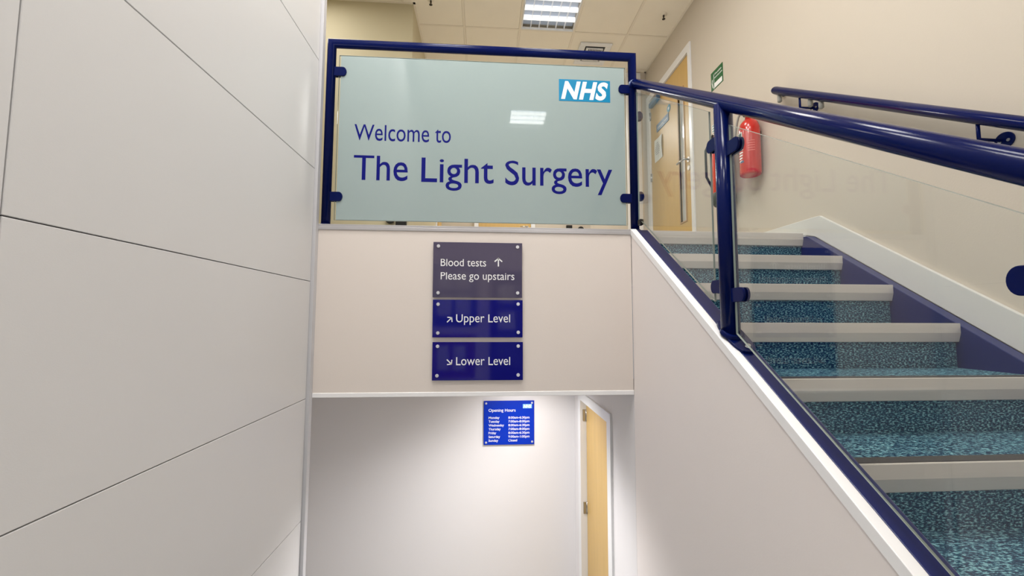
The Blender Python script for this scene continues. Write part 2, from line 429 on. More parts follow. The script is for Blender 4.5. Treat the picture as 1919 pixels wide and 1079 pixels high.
# ceiling cassette unit
t = thing('ceiling_vent', 'square cream ceiling vent with dark slot and grille above the handrail frame', 'vent', (1.27, 4.68, ZC))
vx0, vx1, vy0, vy1 = 1.085, 1.46, 4.47, 4.87
f = bmesh.new(); s = .07
box(vx0, vx1, vy0, vy0+s-.02, ZC-.022, ZC-.004, f, bev=.004); box(vx0, vx1, vy1-s, vy1, ZC-.022, ZC-.004, f, bev=.004)
box(vx0, vx0+s, vy0+.045, vy1-s+.005, ZC-.022, ZC-.004, f, bev=.004); box(vx1-s, vx1, vy0+.045, vy1-s+.005, ZC-.022, ZC-.004, f, bev=.004)
obj('frame', f, WHITE, t)
obj('dark_slot', box(vx0+s, vx1-s, vy0+.05, vy1-s, ZC-.008, ZC-.002), BLACK, t)
obj('centre_panel', box(vx0+s+.018, vx1-s-.018, vy0+.082, vy1-s-.015, ZC-.024, ZC-.009, bev=.003), WHITE, t)
for k in range(9):
    x = vx0+s+.045+k*.0185
    obj('grille_slat', box(x, x+.008, vy0+.095, vy0+.16, ZC-.029, ZC-.024), INSERT, t)
# sprinklers
def sprinkler(x, y, label):
    t = thing('sprinkler_head', label, 'sprinkler', (x, y, ZC), 'ceiling sprinkler heads')
    obj('rose', lathe([(.036, 0), (.036, -.004), (.026, -.009), (.012, -.010)], (x, y, ZC)), TBAR, t)
    obj('body', lathe([(.009, -.009), (.009, -.03), (.005, -.034), (.004, -.048), (.016, -.050), (.016, -.053), (.004, -.055)], (x, y, ZC), 16), STEELD, t)
STEELD = mat('dark_brass', srgb(70, 62, 54), .4, metal=.7)
sprinkler(-.551, 3.965, 'small ceiling sprinkler head left of the glowing light')
sprinkler(1.849, 3.99, 'small ceiling sprinkler head near the right wall')

# ------------------------------------------------------------------ doors
def hinge(y0, y1, z0, z1, x, parent, plane='x'):
    b = bmesh.new()
    if plane == 'x': box(x-.004, x, y0, y1, z0, z1, b, bev=.001)
    else: box(x, x+.05, y0-.004, y0, z0, z1, b, bev=.001)
    h = obj('hinge', b, STEEL, parent)
    return h
# lower door in the side wall
d1 = structure('door_1', (XS, 3.3, ZB), 'light oak door of the lower corridor in a white frame')
a, c, zt = 2.915, 3.715, -.722
fr = bmesh.new()
arch = [('n', 2.83, a), ('f', c, 3.80)]
obj('door_frame', prism([(2.83, ZB), (2.83, -.648), (3.80, -.648), (3.80, ZB), (c, ZB), (c, zt), (a, zt), (a, ZB)], 0, XS-.016, XS+.12, bev=.002), WHITE, d1)
obj('frame_stop', prism([(a, ZB), (a, zt), (c, zt), (c, ZB), (c-.012, ZB), (c-.012, zt-.012), (a+.012, zt-.012), (a+.012, ZB)], 0, XS+.085, XS+.12), WHITE, d1)
leaf1 = obj('leaf', box(XS+.040, XS+.083, a+.003, c-.004, ZB+.006, zt-.004, bev=.0015), OAK, d1)
for z in (-.905, -1.70, -2.55):
    h = bmesh.new(); box(XS+.006, XS+.046, c-.006, c-.001, z, z+.10, h, bev=.001)
    tube([(XS+.038, c-.009, z), (XS+.038, c-.009, z+.1)], .0065, 10, h)
    for q in range(3): disc((XS+.014, z+.022+q*.028), .004, 1, c-.0075, c-.006, 10, h)
    obj('hinge', h, STEEL, d1)
h = bmesh.new(); disc((a+.07, ZB+.84), .026, 0, XS+.036, XS+.041, 20, h); tube([(XS+.04, a+.07, ZB+.84), (XS-.015, a+.07, ZB+.84), (XS-.015, a+.19, ZB+.84)], .009, 12, h)
obj('handle', h, STEEL, d1)
# upper right door
d2 = structure('door_2', (XR, 4.4, ZL), 'light oak door with narrow glazed slot in the right wall')
obj('door_frame', prism([(D2a-.045, ZL), (D2a-.045, D2z+.075), (D2b+.07, D2z+.075), (D2b+.07, ZL), (D2b-.006, ZL), (D2b-.006, D2z-.006), (D2a+.006, D2z-.006), (D2a+.006, ZL)], 0, XR-.016, XR+.09, bev=.002), WHITE, d2)
lf = structure  # (leaf built as frame around the slot)
la, lb, lz = D2a+.010, D2b-.010, D2z-.01
sy0, sy1, sz0, sz1 = 4.045, 4.165, 1.01, 2.42
leaf = bmesh.new()
for (y0, y1, z0, z1) in ((la, sy0, ZL+.005, lz), (sy1, lb, ZL+.005, lz), (sy0, sy1, ZL+.005, sz0), (sy0, sy1, sz1, lz)): box(XR+.006, XR+.05, y0, y1, z0, z1, leaf)
bmesh.ops.remove_doubles(leaf, verts=leaf.verts, dist=1e-5)
leaf2 = obj('leaf', leaf, OAK, d2)
bd = prism([(sy0-.014, sz0-.014), (sy1+.014, sz0-.014), (sy1+.014, sz1+.014), (sy0-.014, sz1+.014)], 0, XR-.001, XR+.0058)
bd.free()
bd = bmesh.new()
for (y0, y1, z0, z1) in ((sy0-.014, sy0, sz0-.014, sz1+.014), (sy1, sy1+.014, sz0-.014, sz1+.014), (sy0, sy1, sz0-.014, sz0), (sy0, sy1, sz1, sz1+.014)): box(XR-.001, XR+.02, y0, y1, z0, z1, bd)
obj('glazing_bead', bd, OAKD := mat('darker_oak_bead', srgb(176, 140, 96), .45), leaf2)
obj('pane', box(XR+.024, XR+.03, sy0, sy1, sz0, sz1), mat('slot_glazing', srgb(205, 206, 206), .08, vary=.25, vscale=7), leaf2)
h = bmesh.new()
disc((3.965, 1.615), .027, 0, XR-.004, XR+.006, 24, h); tube([(XR+.002, 3.965, 1.615), (XR-.055, 3.965, 1.615), (XR-.055, 4.10, 1.612)], .010, 14, h)
obj('handle', h, STEEL, d2, smooth=False)
h = bmesh.new(); disc((3.965, 1.53), .026, 0, XR-.003, XR+.006, 24, h); box(XR-.005, XR-.003, 3.961, 3.969, 1.512, 1.535, h)
obj('keyhole_plate', h, STEEL, d2)
for z in (.78, 1.69, 2.47):
    h = bmesh.new(); tube([(XR-.004, D2b-.008, z), (XR-.004, D2b-.008, z+.1)], .008, 12, h); box(XR-.002, XR+.006, D2b-.03, D2b-.008, z, z+.1, h)
    obj('hinge', h, STEEL, d2)
o = obj('door_closer', box(XR-.04, XR+.006, 4.60, 4.84, 2.60, 2.655, bev=.005), STEELBL, d2)
# notices on the upper right door
t = thing('door_plaque', 'long blue grey name plaque on the upper right oak door', 'sign', (XR, 4.55, 2.23))
obj('plate', box(XR-.001, XR+.006, 4.39, 4.71, 2.235, 2.325, bev=.001), STEELBL, t)
obj('lettering', letters('Consulting room', -4.68, -4.42, 2.265, .026, facing_left(XR-.001)), LETW, t)
t = thing('door_disc_sign', 'round teal fire door disc above the door plaque', 'sign', (XR, 4.385, 2.31))
obj('disc', disc((4.385, 2.37), .042, 0, XR+.002, XR+.006, 28), TEALD, t)
obj('emblem', disc((4.385, 2.37), .016, 0, XR+.0012, XR+.002, 16), LETW, t)
t = thing('paper_notice', 'white paper notice stuck on the upper right oak door below the plaque', 'notice', (XR, 4.67, 1.89))
b = bmesh.new(); n = 8
g = [[b.verts.new((XR+.003-.012*abs(j/n-.5)*(1 if j < n/2 else 2.2)*sin(pi*i/n*.8+.2), 4.565+.215*(1-j/n), 1.885+.275*i/n)) for j in range(n+1)] for i in range(n+1)]
for i in range(n):
    for j in range(n): b.faces.new((g[i][j], g[i][j+1], g[i+1][j+1], g[i+1][j]))
sh = obj('sheet', b, PAPER, t); sh.modifiers.new('solid', 'SOLIDIFY').thickness = .0006
b = bmesh.new()
for k in range(7):
    z = 2.09-.022*k; wd = [.05, .07, .11, .13, .13, .12, .09][k]
    box(XR-.013, XR-.0125, 4.672-wd/2, 4.672+wd/2, z, z+.006, b)
obj('text_lines', b, INK, t)['kind'] = 'stuff'
# white doorway edge on the back right nib
nb = structure('trim_2', (1.9, 5.0, ZL), 'white doorway edging at the back right of the landing')
obj('edging', box(1.80, 1.875, 4.984, 5.02, ZL, ZC-.02, bev=.003), WHITE, nb)
obj('edging', box(1.915, 1.985, 4.988, 4.999, ZL, ZC-.02, bev=.003), WHITE, nb)
# far door at the back of the landing
d3 = structure('door_3', (.35, 7, ZL), 'light oak door at the far back of the landing seen below the glass')
obj('door_frame', prism([(-.17, ZL), (-.17, ZL+2.14), (.87, ZL+2.14), (.87, ZL), (.80, ZL), (.80, ZL+2.07), (-.10, ZL+2.07), (-.10, ZL)], 1, 6.97, 6.999), WHITE, d3)
obj('leaf', box(-.095, .795, 6.98, 6.999, ZL+.005, ZL+2.065), OAK, d3)
h = bmesh.new(); disc((.73, 1.56), .026, 1, 6.97, 6.98, 20, h); tube([(.73, 6.975, 1.56), (.73, 6.93, 1.56), (.61, 6.93, 1.56)], .009, 12, h)
obj('handle', h, STEEL, d3)
d4 = structure('door_4', (-.7, 6.5, ZL), 'sliver of light oak door at the back left of the landing')
obj('leaf', box(-.734, -.70, 6.3, 6.75, ZL, ZL+2.05), OAK, d4)
obj('door_frame', box(-.734, -.715, 6.22, 6.30, ZL, ZL+2.1), WHITE, d4)
obj('door_frame', box(-.734, -.715, 6.75, 6.83, ZL, ZL+2.1), WHITE, d4)
# dark knobs and blocks peeping below the glass
def fitting(cx, cz, dx, y, label):
    t = thing('wall_fitting', label, 'wall fitting', (cx, y, cz-.1))
    b = bmesh.new(); disc((cx, cz), .042 if y < 5 else .055, 1, y-.06, y-.02, 24, b, bev=.006); disc((cx, cz), .02, 1, y-.02, y, 16, b)
    obj('round_knob', b, BLACK, t)
    obj('square_block', box(cx+dx-.05, cx+dx+.05, y-.05, y, cz-.08, cz+.075, bev=.004), BLACK, t)
fitting(-.905, .945, .105, 4.03, 'black round knob and block low on the landing back wall, left pair')
fitting(1.66, 1.53, -.20, 7.0, 'black square block and round knob at landing back, right pair')

# ------------------------------------------------------------------ stairs up
def staircase(name, label, x0, x1, n, y0, z0, sgn, loc, closed_left=None):
    """n steps; step i has its nosing at y0 + sgn*i*GO, z0 - i*RISE"""
    t = thing(name, label, 'stairs', loc)
    first = {}
    for i in range(n):
        Y = y0+sgn*GO*i; Z = z0-RISE*i; s = -sgn     # s: direction into the tread
        d = (0, sgn*GO*i, -RISE*i)
        if i == 0:
            q = lambda a, z: (Y+s*a, Z+z)
            nos = [q(.0015, 0), q(0, -.0015), q(0, -.040), q(.009, -.076), q(.011, -.078), q(.02, -.078), q(.02, -.012), q(.058, -.012), q(.058, -.001), q(.052, 0), q(.052, -.003), q(.010, -.003), q(.008, 0)]
            first['nosing'] = obj('nosing', prism(nos, 0, x0, x1), ALU, t)
            first['grip_insert'] = obj('grip_insert', box(x0+.002, x1-.002, min(Y+s*.010, Y+s*.052), max(Y+s*.010, Y+s*.052), Z-.0028, Z+.001), INSERT, t)
            first['riser'] = obj('riser', box(x0, x1, min(Y+s*.022, Y+s*.04), max(Y+s*.022, Y+s*.04), Z-RISE-.002, Z-.015), CARPET, t)
            first['end_cap'] = obj('end_cap', box(x0-.010, x0+.004, min(Y-s*.002, Y+s*.06), max(Y-s*.002, Y+s*.06), Z-.035, Z+.003, bev=.004), BLACK, t)
        else:
            for k in ('nosing', 'grip_insert', 'riser', 'end_cap'): again(first[k], t, d)
            ya, yb = sorted((Y+s*.058, Y+s*(GO+.022)))
            if i == 1: first['tread'] = obj('tread', box(x0, x1, ya, yb, Z-.03, Z-.002), CARPET, t)
            else: again(first['tread'], t, (0, sgn*GO*(i-1), -RISE*(i-1)))
    return t
st = staircase('staircase', 'carpeted staircase going up with pale metal nosings and navy stringers', .985, 1.98, 11, 2.42, ZL, -1, (1.48, 2.42-11*GO, ZM))
yb = -.60
obj('stringer', prism([(yb, nl(yb)-.33), (yb, nl(yb)+.018), (2.385, nl(2.385)+.018), (2.40, nl(2.385)+.018), (2.415, ZL-.03), (2.415, nl(2.415)-.33)], 0, .9085, .9745, bev=.003), STRING, st)
obj('stringer', prism([(yb, nl(yb)-.38), (yb, nl(yb)-.010), (2.40, nl(2.40)-.010), (2.46, nl(2.40)-.010), (2.46, nl(2.46)-.38)], 0, 1.981, 2.037, bev=.0025), STRING, st)
obj('landing_tread', box(.985, 1.98, 2.478, 2.60, ZL+.0005, ZL+.003), CARPET, st)
struct('trim_3', prism([(yb, nl(yb)-.022), (yb, nl(yb)+.018), (2.398, nl(2.398)+.018), (2.398, nl(2.398)-.022)], 0, XS-.006, .9085, bev=.002), TRIMW, label='white sloping edge trim along the stair side wall')
struct('baseboard_right', prism([(yb, nl(yb)-.01), (yb, nl(yb)+.137), (2.36, nl(2.36)+.137), (2.40, nl(2.36)+.139), (3.85, ZL+.10), (3.85, ZL), (2.48, ZL), (2.40, nl(2.40)-.01)], 0, 2.040, XR, bev=.002), SKIRT, label='white skirting climbing the right wall beside the stairs')
sd = staircase('staircase', 'carpeted staircase going down below the landing', -.945, XS-.012, 7, .6, ZM, 1, (0, .6+7*GO, ZB))

# ------------------------------------------------------------------ clamps
def clamp_bm(cx, cy, cz, dx, dy, reach, hh=.0275, th=.013, back=0.0):
    """rounded tongue that leaves a post axis at (cx,cy) along (dx,dy) and pinches a glass sheet"""
    t = bmesh.new(); pts = [(-back, -hh), (reach-hh*.75, -hh)]
    for k in range(1, 12):
        a = -pi/2 + pi*k/12; pts.append((reach-hh*.75+hh*.75*cos(a), hh*sin(a)))
    pts += [(reach-hh*.75, hh), (-back, hh)]
    for lo, hi in ((-th, -.0042), (.0042, th)):
        A = prism(pts, 1, lo, hi, bev=.0015); join(t, A)
    A = prism([(0.0, -hh+.006), (.030, -hh+.006), (.030, hh-.006), (0.0, hh-.006)], 1, -.0042, .0042); join(t, A)
    th_ = math.atan2(dy, dx); R_ = Matrix.Rotation(th_, 4, 'Z')
    bmesh.ops.transform(t, matrix=Matrix.Translation((cx, cy, cz)) @ R_, verts=t.verts)
    return t

# ------------------------------------------------------------------ landing guard with the welcome glass
YG = 2.43
PL, PR = -.915, .914
lg = thing('welcome_balustrade', 'navy tube frame on the landing edge holding the pale welcome glass', 'balustrade', (0, YG, ZL))
zt = 1.634
obj('tube_frame', tube([(PL, YG, ZL), (PL, YG, zt), (PR, YG, zt), (PR, YG, ZL)], .0255, 28), NAVY, lg)
for x in (PL, PR):
    b = lathe([(.032, 0), (.032, .004), (.026, .006)], (x, YG, ZL), 28); obj('base_ring', b, NAVY, lg)
gx0, gx1, gz0, gz1 = -.868, .868, .566, 1.560
gl = obj('glass_panel', box(gx0, gx1, YG-.004, YG+.004, gz0, gz1), GLASS, lg)
obj('frosted_film', box(gx0+.010, gx1-.008, YG+.0045, YG+.0052, gz0+.001, gz1-.004), FROST, gl)
# the film is applied to the face of the glass; lettering in front of it
obj('front_film', box(gx0+.010, gx1-.008, YG-.0050, YG-.0042, gz0+.001, gz1-.004), FROST, gl)
edge = bmesh.new()
for (xa, xb, za, zb) in ((gx0-.0012, gx0, gz0, gz1), (gx1, gx1+.0012, gz0, gz1), (gx0, gx1, gz1, gz1+.0012), (gx0, gx1, gz0-.0012, gz0)): box(xa, xb, YG-.004, YG+.004, za, zb, edge)
obj('glass_edge', edge, GEDGE, gl)
fc = facing_cam(YG-.0050)
obj('lettering', letters('Welcome to', -.768, -.204, 1.044, .096, fc), LETB, gl)
for wd_, xa, xb, zz in (('The', -.766, -.453, .806), ('Light', -.374, .053, .803), ('Surgery', .122, .776, .798)):
    obj('lettering', letters(wd_, xa, xb, zz, .146, fc, bold=.003), LETB, gl)
lo = obj('logo', box(.450, .770, YG-.0062, YG-.0050, 1.332, 1.470), NHSB, gl)
obj('logo_letters', letters('NHS', .463, .757, 1.350, .102, facing_cam(YG-.0062), bold=.042, shear=.25, track=1.08), LETW, lo)
for x, z, s in ((PL, 1.457, 1), (PL, .702, 1), (PR, 1.420, -1), (PR, .731, -1)):
    obj('clamp', clamp_bm(x, YG, z, s, 0, .092), NAVY, lg)
for z in (1.245, .742):
    obj('clamp', clamp_bm(PR, YG, z, 0.9, -.42, .058), NAVY, lg)

# ------------------------------------------------------------------ stair balustrade
XH = .920
HH = .925
sb = thing('stair_balustrade', 'sloping navy handrail on navy posts with clear glass panels beside the stairs', 'balustrade', (XH, 1.5, nl(1.5)))
hr = [(PR, YG+.0, nl(2.42)+HH-.005), (XH, 2.36, nl(2.36)+HH)]
obj('handrail', tube([(XH, 2.395, nl(2.395)+HH), (XH, -.75, nl(-.75)+HH)], .0285, 32), NAVY, sb)
ball = tube([(PR, YG-.01, nl(2.40)+HH+.0), (XH, 2.392, nl(2.392)+HH)], .0282, 28); obj('rail_end', ball, NAVY, sb)
b = bmesh.new(); bmesh.ops.create_uvsphere(b, u_segments=24, v_segments=14, radius=.030, matrix=Matrix.Translation((PR, YG-.012, nl(2.40)+HH+.004)))
for f_ in b.faces: f_.smooth = True
obj('rail_end_cap', b, STEELB := mat('pale_chrome_navy', srgb(150, 165, 205), .2, metal=.8), sb)  # end piece in a paler, metallic blue than the rail
ang_s = math.atan(SL)
for yp in (1.495, .555, -.36):
    zb = nl(yp)+.018+.012
    obj('post', tube([(XH, yp, zb), (XH, yp, nl(yp)+HH-.012)], .0335, 32), NAVY, sb)
    # sloping oval base plate
    pl = bmesh.new(); n = 32; pts = []
    for k in range(n):
        a = 2*pi*k/n; ca, sa = cos(a), sin(a)
        pts.append((.042*(abs(ca)**.6)*(1 if ca > 0 else -1), .098*(abs(sa)**.8)*(1 if sa > 0 else -1)))
    pl = prism(pts, 2, 0, .010, bev=.0015)
    Mx = Matrix.Translation((XH+.016, yp, nl(yp)+.0185)) @ Matrix.Rotation(ang_s, 4, 'X')
    bmesh.ops.transform(pl, matrix=Mx, verts=pl.verts)
    bp = obj('base_plate', pl, NAVY, sb)
    wd = lathe([(.039, 0), (.040, .004), (.0365, .010), (.0340, .018)], (0, 0, 0), 28)
    bmesh.ops.transform(wd, matrix=Matrix.Translation((XH, yp, nl(yp)+.028)) @ Matrix.Rotation(ang_s, 4, 'X'), verts=wd.verts); obj('weld_collar', wd, NAVY, bp)
    for s in (-1, 1):
        bo = lathe([(.0105, 0), (.0105, .0015), (.0085, .002), (.0085, .008), (.0065, .0095)], (0, 0, 0), 12)
        bmesh.ops.transform(bo, matrix=Matrix.Translation((XH+.016, yp, nl(yp)+.0185)) @ Matrix.Rotation(ang_s, 4, 'X') @ Matrix.Translation((.006, .070*s, .010)), verts=bo.verts)
        obj('bolt', bo, STEEL, bp)
def glass_sheet(ya, yb, h0, h1, chamfer=False):
    """vertical-ended sheet between y=ya (low) and yb (high), from h0 to h1 above the nosing line"""
    pts = [(ya, nl(ya)+h0), (yb, nl(yb)+h0), (yb, nl(yb)+h1), (ya, nl(ya)+h1)]
    if chamfer: pts = [(ya, nl(ya)+h0), (yb-.035, nl(yb-.035)+h0), (yb, nl(yb-.035)+h0-.012), (yb, nl(yb)+h1), (ya, nl(ya)+h1)]
    g = obj('glass_panel', prism(pts, 0, XH-.004, XH+.004), GLASS, sb)
    e = bmesh.new(); n = len(pts); cen = (sum(p[0] for p in pts)/n, sum(p[1] for p in pts)/n)
    for i in range(n):
        p, q = pts[i], pts[(i+1) % n]; o1 = lambda p: (cen[0]+(p[0]-cen[0])*1.0012, cen[1]+(p[1]-cen[1])*1.0012)
        prism([p, q, o1(q), o1(p)], 0, XH-.004, XH+.004, bm=e)
    obj('glass_edge', e, GEDGE, g)
    return g
glass_sheet(1.590, 2.375, .092, .872, True)
glass_sheet(.605, 1.455, .060, .842)
glass_sheet(-.24, .505, .060, .842)
for yp in (1.495, .555, -.36):
    for (s, h) in ((1, .760), (-1, .745), (1, .190), (-1, .195)):
        z = nl(yp)+h+s*.022
        obj('clamp', clamp_bm(XH, yp, z, 0, s, .105, hh=.026), NAVY, sb)
obj('bottom_clamp', box(XH-.012, XH+.012, 2.335, 2.372, nl(2.35)+.062, nl(2.35)+.097, bev=.004), BLACK, sb)

# wall handrail
XW = 1.985
wh = thing('wall_handrail', 'navy wall handrail rising beside the right wall above the skirting', 'handrail', (XW, 1.5, nl(1.5)))
ya = 2.60
obj('rail', tube([(XR-.002, ya+.02, nl(ya)+.902), (XW+.0, ya, nl(ya)+.905), (XW, -.6, nl(-.6)+.905)], .025, 28), NAVY, wh)
for yb_, big in ((1.47, 1), (2.38, 1), (.4, 1)):
    zr = nl(yb_)+.905-.02
    b = bmesh.new(); tube([(XW, yb_+.02, zr+.014), (XW, yb_+.02, zr-.058), (XR-.004, yb_-.0, zr-.070)], .0065, 12, b)
    br = obj('bracket', b, NAVY, wh)
    b = disc((yb_-.01, zr-.072), .032, 0, XR-.007, XR, 28, bev=.0015); p_ = obj('bracket_plate', b, NAVY, br)
    for s in (-1, 1):
        sc = disc((yb_-.01+.014*s, zr-.076), .006, 0, XR-.009, XR-.007, 14); obj('screw', sc, STEEL, p_)
for yq, zz in ((2.585, .056), (2.33, .05), (2.25, .05)):
    zr = nl(yq)+.905-.02
    obj('grey_stub', lathe([(.012, 0), (.014, -.02), (.014, -zz), (.008, -zz-.006)], (XW+.01, yq, zr), 18), GREYPL, wh)

# ------------------------------------------------------------------ signs on the landing front
def sign(name, label, x0, x1, z0, z1, yface, m, studs, group=None, th=.006, stand=.010):
    t = thing(name, label, 'sign', ((x0+x1)/2, yface, z0), group)
    bd = obj('board', box(x0, x1, yface-th-stand, yface-stand, z0, z1, bev=.0008), m, t)
    st0 = None
    for sx, sz in studs:
        b = bmesh.new(); yy = yface-th-stand
        disc((sx, sz), .0098, 1, yy-.004, yy, 20, b, bev=.001); disc((sx, sz), .006, 1, yy+th, yface, 12, b)
        if st0 is None: st0 = obj('stud', b, STUD, t); s0 = (sx, sz)
        else: b.free(); again(st0, t, (sx-s0[0], 0, sz-s0[1]))
    return t, facing_cam(yface-th-stand)
def arrow(cx, cz, L, ang, place, wdt=.0072, head=.022):
    """thin line arrow pointing at ang degrees, centred on cx, cz"""
    b = bmesh.new(); a = radians(ang); d = Vector((cos(a), sin(a))); p = Vector((-sin(a), cos(a))); c = Vector((cx, cz))
    def seg(A, B, w_):
        e = (B-A).normalized(); q = Vector((-e.y, e.x))*w_/2
        pts = [A-q, B-q, B+q, A+q]
        vs = [b.verts.new(place(v.x, v.y, .0006)) for v in pts]; vo = [b.verts.new(place(v.x, v.y, 0)) for v in pts]
        b.faces.new(vs)
        for i in range(4): b.faces.new((vs[i], vs[(i+1) % 4], vo[(i+1) % 4], vo[i]))
    tip = c+d*L/2
    seg(c-d*L/2, tip-d*wdt*.5, wdt)
    for s in (-1, 1): seg(tip-d*wdt*.3+p*(-s)*wdt*.25, tip-d*head+p*s*head, wdt)
    bmesh.ops.recalc_face_normals(b, faces=b.faces)
    return b
t, pf = sign('direction_sign', 'grey purple wall sign reading Blood tests, Please go upstairs, topmost of three', -.291, .221, .119, .438, YL, PURPSIGN, [(-.262, .414), (.194, .415), (-.260, .145), (.195, .147)])
obj('lettering', letters('Blood tests', -.248, .012, .299, .041, pf), LETW, t)
obj('lettering', letters('Please go upstairs', -.247, .176, .222, .041, pf), LETW, t)
obj('arrow', arrow(.083, .325, .050, 90, pf), LETW, t)
t, pf = sign('direction_sign', 'navy wall sign reading Upper Level, middle of three', -.289, .224, -.108, .106, YL, NAVYSIGN, [(-.259, .080), (.198, .083), (-.258, -.083), (.199, -.079)])
obj('lettering', letters('Upper Level', -.156, .152, -.022, .045, pf), LETW, t)
obj('arrow', arrow(-.193, -.008, .040, 45, pf, .006, .019), LETW, t)
t, pf = sign('direction_sign', 'navy wall sign reading Lower Level, bottom of three', -.287, .226, -.349, -.134, YL, NAVYSIGN, [(-.258, -.158), (.199, -.157), (-.259, -.322), (.199, -.320)])
obj('lettering', letters('Lower Level', -.153, .153, -.264, .045, pf), LETW, t)
obj('arrow', arrow(-.191, -.246, .040, -45, pf, .006, .019), LETW, t)
# opening hours
t, pf = sign('opening_hours_sign', 'lit blue Opening Hours sign on the lower back wall', .009, .486, -1.181, -.775, 4.0, HOURS, [(.031, -.799), (.465, -.797), (.032, -1.159), (.466, -1.156)])
obj('lettering', letters('Opening Hours', .054, .309, -.877, .026, pf, bold=.008), LETW, t)
rows = [('Monday', '8:00am-6:30pm', .157), ('Tuesday', '7:00am-8:00pm', .157), ('Wednesday', '8:00am-6:30pm', .200), ('Thursday', '7:00am-8:00pm', .168), ('Friday', '8:00am-6:30pm', .127), ('Saturday', '9:00am-1:00pm', .164), ('Sunday', 'Closed', .146)]
for k, (dn, hrs, xe) in enumerate(rows):
    z = -.942-.035*k
    obj('lettering', letters(dn, .055, xe, z, .020, pf, bold=.012), LETW, t)
    obj('lettering', letters(hrs, .241, .441 if k < 6 else .324, z, .020, pf, bold=.012), LETW, t)
b = bmesh.new(); pb = pf(0, 0, 0)[1]
lg2 = obj('logo', box(.378, .464, pb-.001, pb, -.847, -.808), NHSL, t)
obj('logo_letters', letters('NHS', .383, .459, -.842, .027, facing_cam(pb-.001), bold=.05, shear=.25, track=1.08), LETW, lg2)

# ------------------------------------------------------------------ right wall things
t = thing('fire_point_sign', 'green sign with white pictogram on right wall above the extinguishers', 'sign', (XR, 3.42, 2.06))
gy0, gy1, gz0_, gz1_ = 3.325, 3.51, 2.065, 2.235
obj('plate', box(XR-.003, XR, gy0, gy1, gz0_, gz1_), GREEN, t)
obj('white_field', box(XR-.0035, XR-.003, gy0+.012, gy1-.055, gz0_+.008, gz0_+.052), LETW, t)
b = bmesh.new(); box(XR-.0035, XR-.003, gy1-.050, gy1-.044, gz0_, gz1_-.03, b)
obj('divider', b, LETW, t)
obj('lettering', letters('Fire action', -gy1+.062, -gy0-.02, gz1_-.045, .016, facing_left(XR-.003), bold=.01), LETW, t)
obj('lettering', letters('assembly point', -gy1+.058, -gy0-.008, gz1_-.075, .013, facing_left(XR-.003), bold=.01), LETW, t)
obj('pictogram', prism([(gy1-.036, gz0_+.02), (gy1-.022, gz0_+.07), (gy1-.028, gz0_+.10), (gy1-.018, gz0_+.10), (gy1-.012, gz0_+.07), (gy1-.026, gz0_+.02)], 0, XR-.0035, XR-.003), LETW, t)
def notice(name, label, y0, y1, z0, z1, m, n):
    t = thing(name, label, 'notice', (XR, (y0+y1)/2, z0)); obj('plate', box(XR-.003, XR, y0, y1, z0, z1), LETW, t)
    b = bmesh.new(); h = (z1-z0)/n
    for k in range(n): box(XR-.0035, XR-.003, y0+.006, y1-.006, z0+h*k+h*.2, z0+h*k+h*.8, b)
    obj('text_bands', b, m, t)
notice('fire_action_notice', 'small blue and white notice on right wall beside the newel post', 3.37, 3.49, 1.765, 1.925, BLUESIGN, 6)
notice('fire_action_notice', 'small pale green notice below the blue notice on right wall', 3.43, 3.52, 1.68, 1.75, mat('green_grey_print', srgb(130, 160, 150), .6), 3)
notice('fire_action_notice', 'small white notice with red print lowest beside the newel post', 3.39, 3.51, 1.50, 1.66, mat('faded_red_print', srgb(200, 120, 115), .6), 4)
# big red extinguisher
def ext_profile(r, h):
    return [(r*.86, 0), (r*.97, .006), (r, .02), (r, h-.10), (r*.97, h-.07), (r*.84, h-.035), (r*.58, h-.010), (r*.34, h), (r*.30, h+.006)]
cx_, cy_, z0 = 1.975, 2.885, 1.065
t = thing('fire_extinguisher', 'large red fire extinguisher hanging on the right wall, nearer the stairs', 'extinguisher', (cx_, cy_, z0))
obj('cylinder', lathe(ext_profile(.072, .43), (cx_, cy_, z0), 40), RED, t)
obj('neck', lathe([(.026, .43), (.026, .455), (.020, .457), (.020, .475)], (cx_, cy_, z0), 20), RED, t)
b = bmesh.new(); box(cx_-.014, cx_+.014, cy_-.02, cy_+.05, z0+.470, z0+.492, b, bev=.004)
prism([(cy_-.012, z0+.492), (cy_+.02, z0+.492), (cy_+.05, z0+.525), (cy_-.11, z0+.512), (cy_-.11, z0+.503)], 0, cx_-.011, cx_+.011, bev=.002, bm=b)
obj('head', b, BLACK, t)
b = bmesh.new(); prism([(cy_-.015, z0+.472), (cy_+.0, z0+.485), (cy_-.06, z0+.492), (cy_-.115, z0+.478), (cy_-.115, z0+.468), (cy_-.06, z0+.480)], 0, cx_-.010, cx_+.010, bev=.002, bm=b); disc((cy_-.01, z0+.462), .013, 0, cx_-.038, cx_-.018, 16, b)
obj('lever', b, STEEL, t)
hp = []
for k in range(15):
    a = k/14; hp.append((cx_-.01-.02*sin(pi*a), cy_+.02+.11*sin(pi*min(a*1.1, 1)*.62), z0+.478+.025*sin(pi*min(a*2.2, 1))-.36*max(0, a-.25)))
obj('hose', tube(hp, .008, 12), GREYPL, t)
def decal(cx, cy, z0, r, a0, a1, za, zb, m, name, parent, n=12, lift=.0007):
    b = bmesh.new(); lo, hi = [], []
    for k in range(n+1):
        a = radians(a0+(a1-a0)*k/n); x, y = cx+(r+lift)*cos(a), cy+(r+lift)*sin(a)
        lo.append(b.verts.new((x, y, z0+za))); hi.append(b.verts.new((x, y, z0+zb)))
    for k in range(n): b.faces.new((lo[k], lo[k+1], hi[k+1], hi[k]))
    o = obj(name, b, m, parent); o.modifiers.new('s', 'SOLIDIFY').thickness = .0004; return o
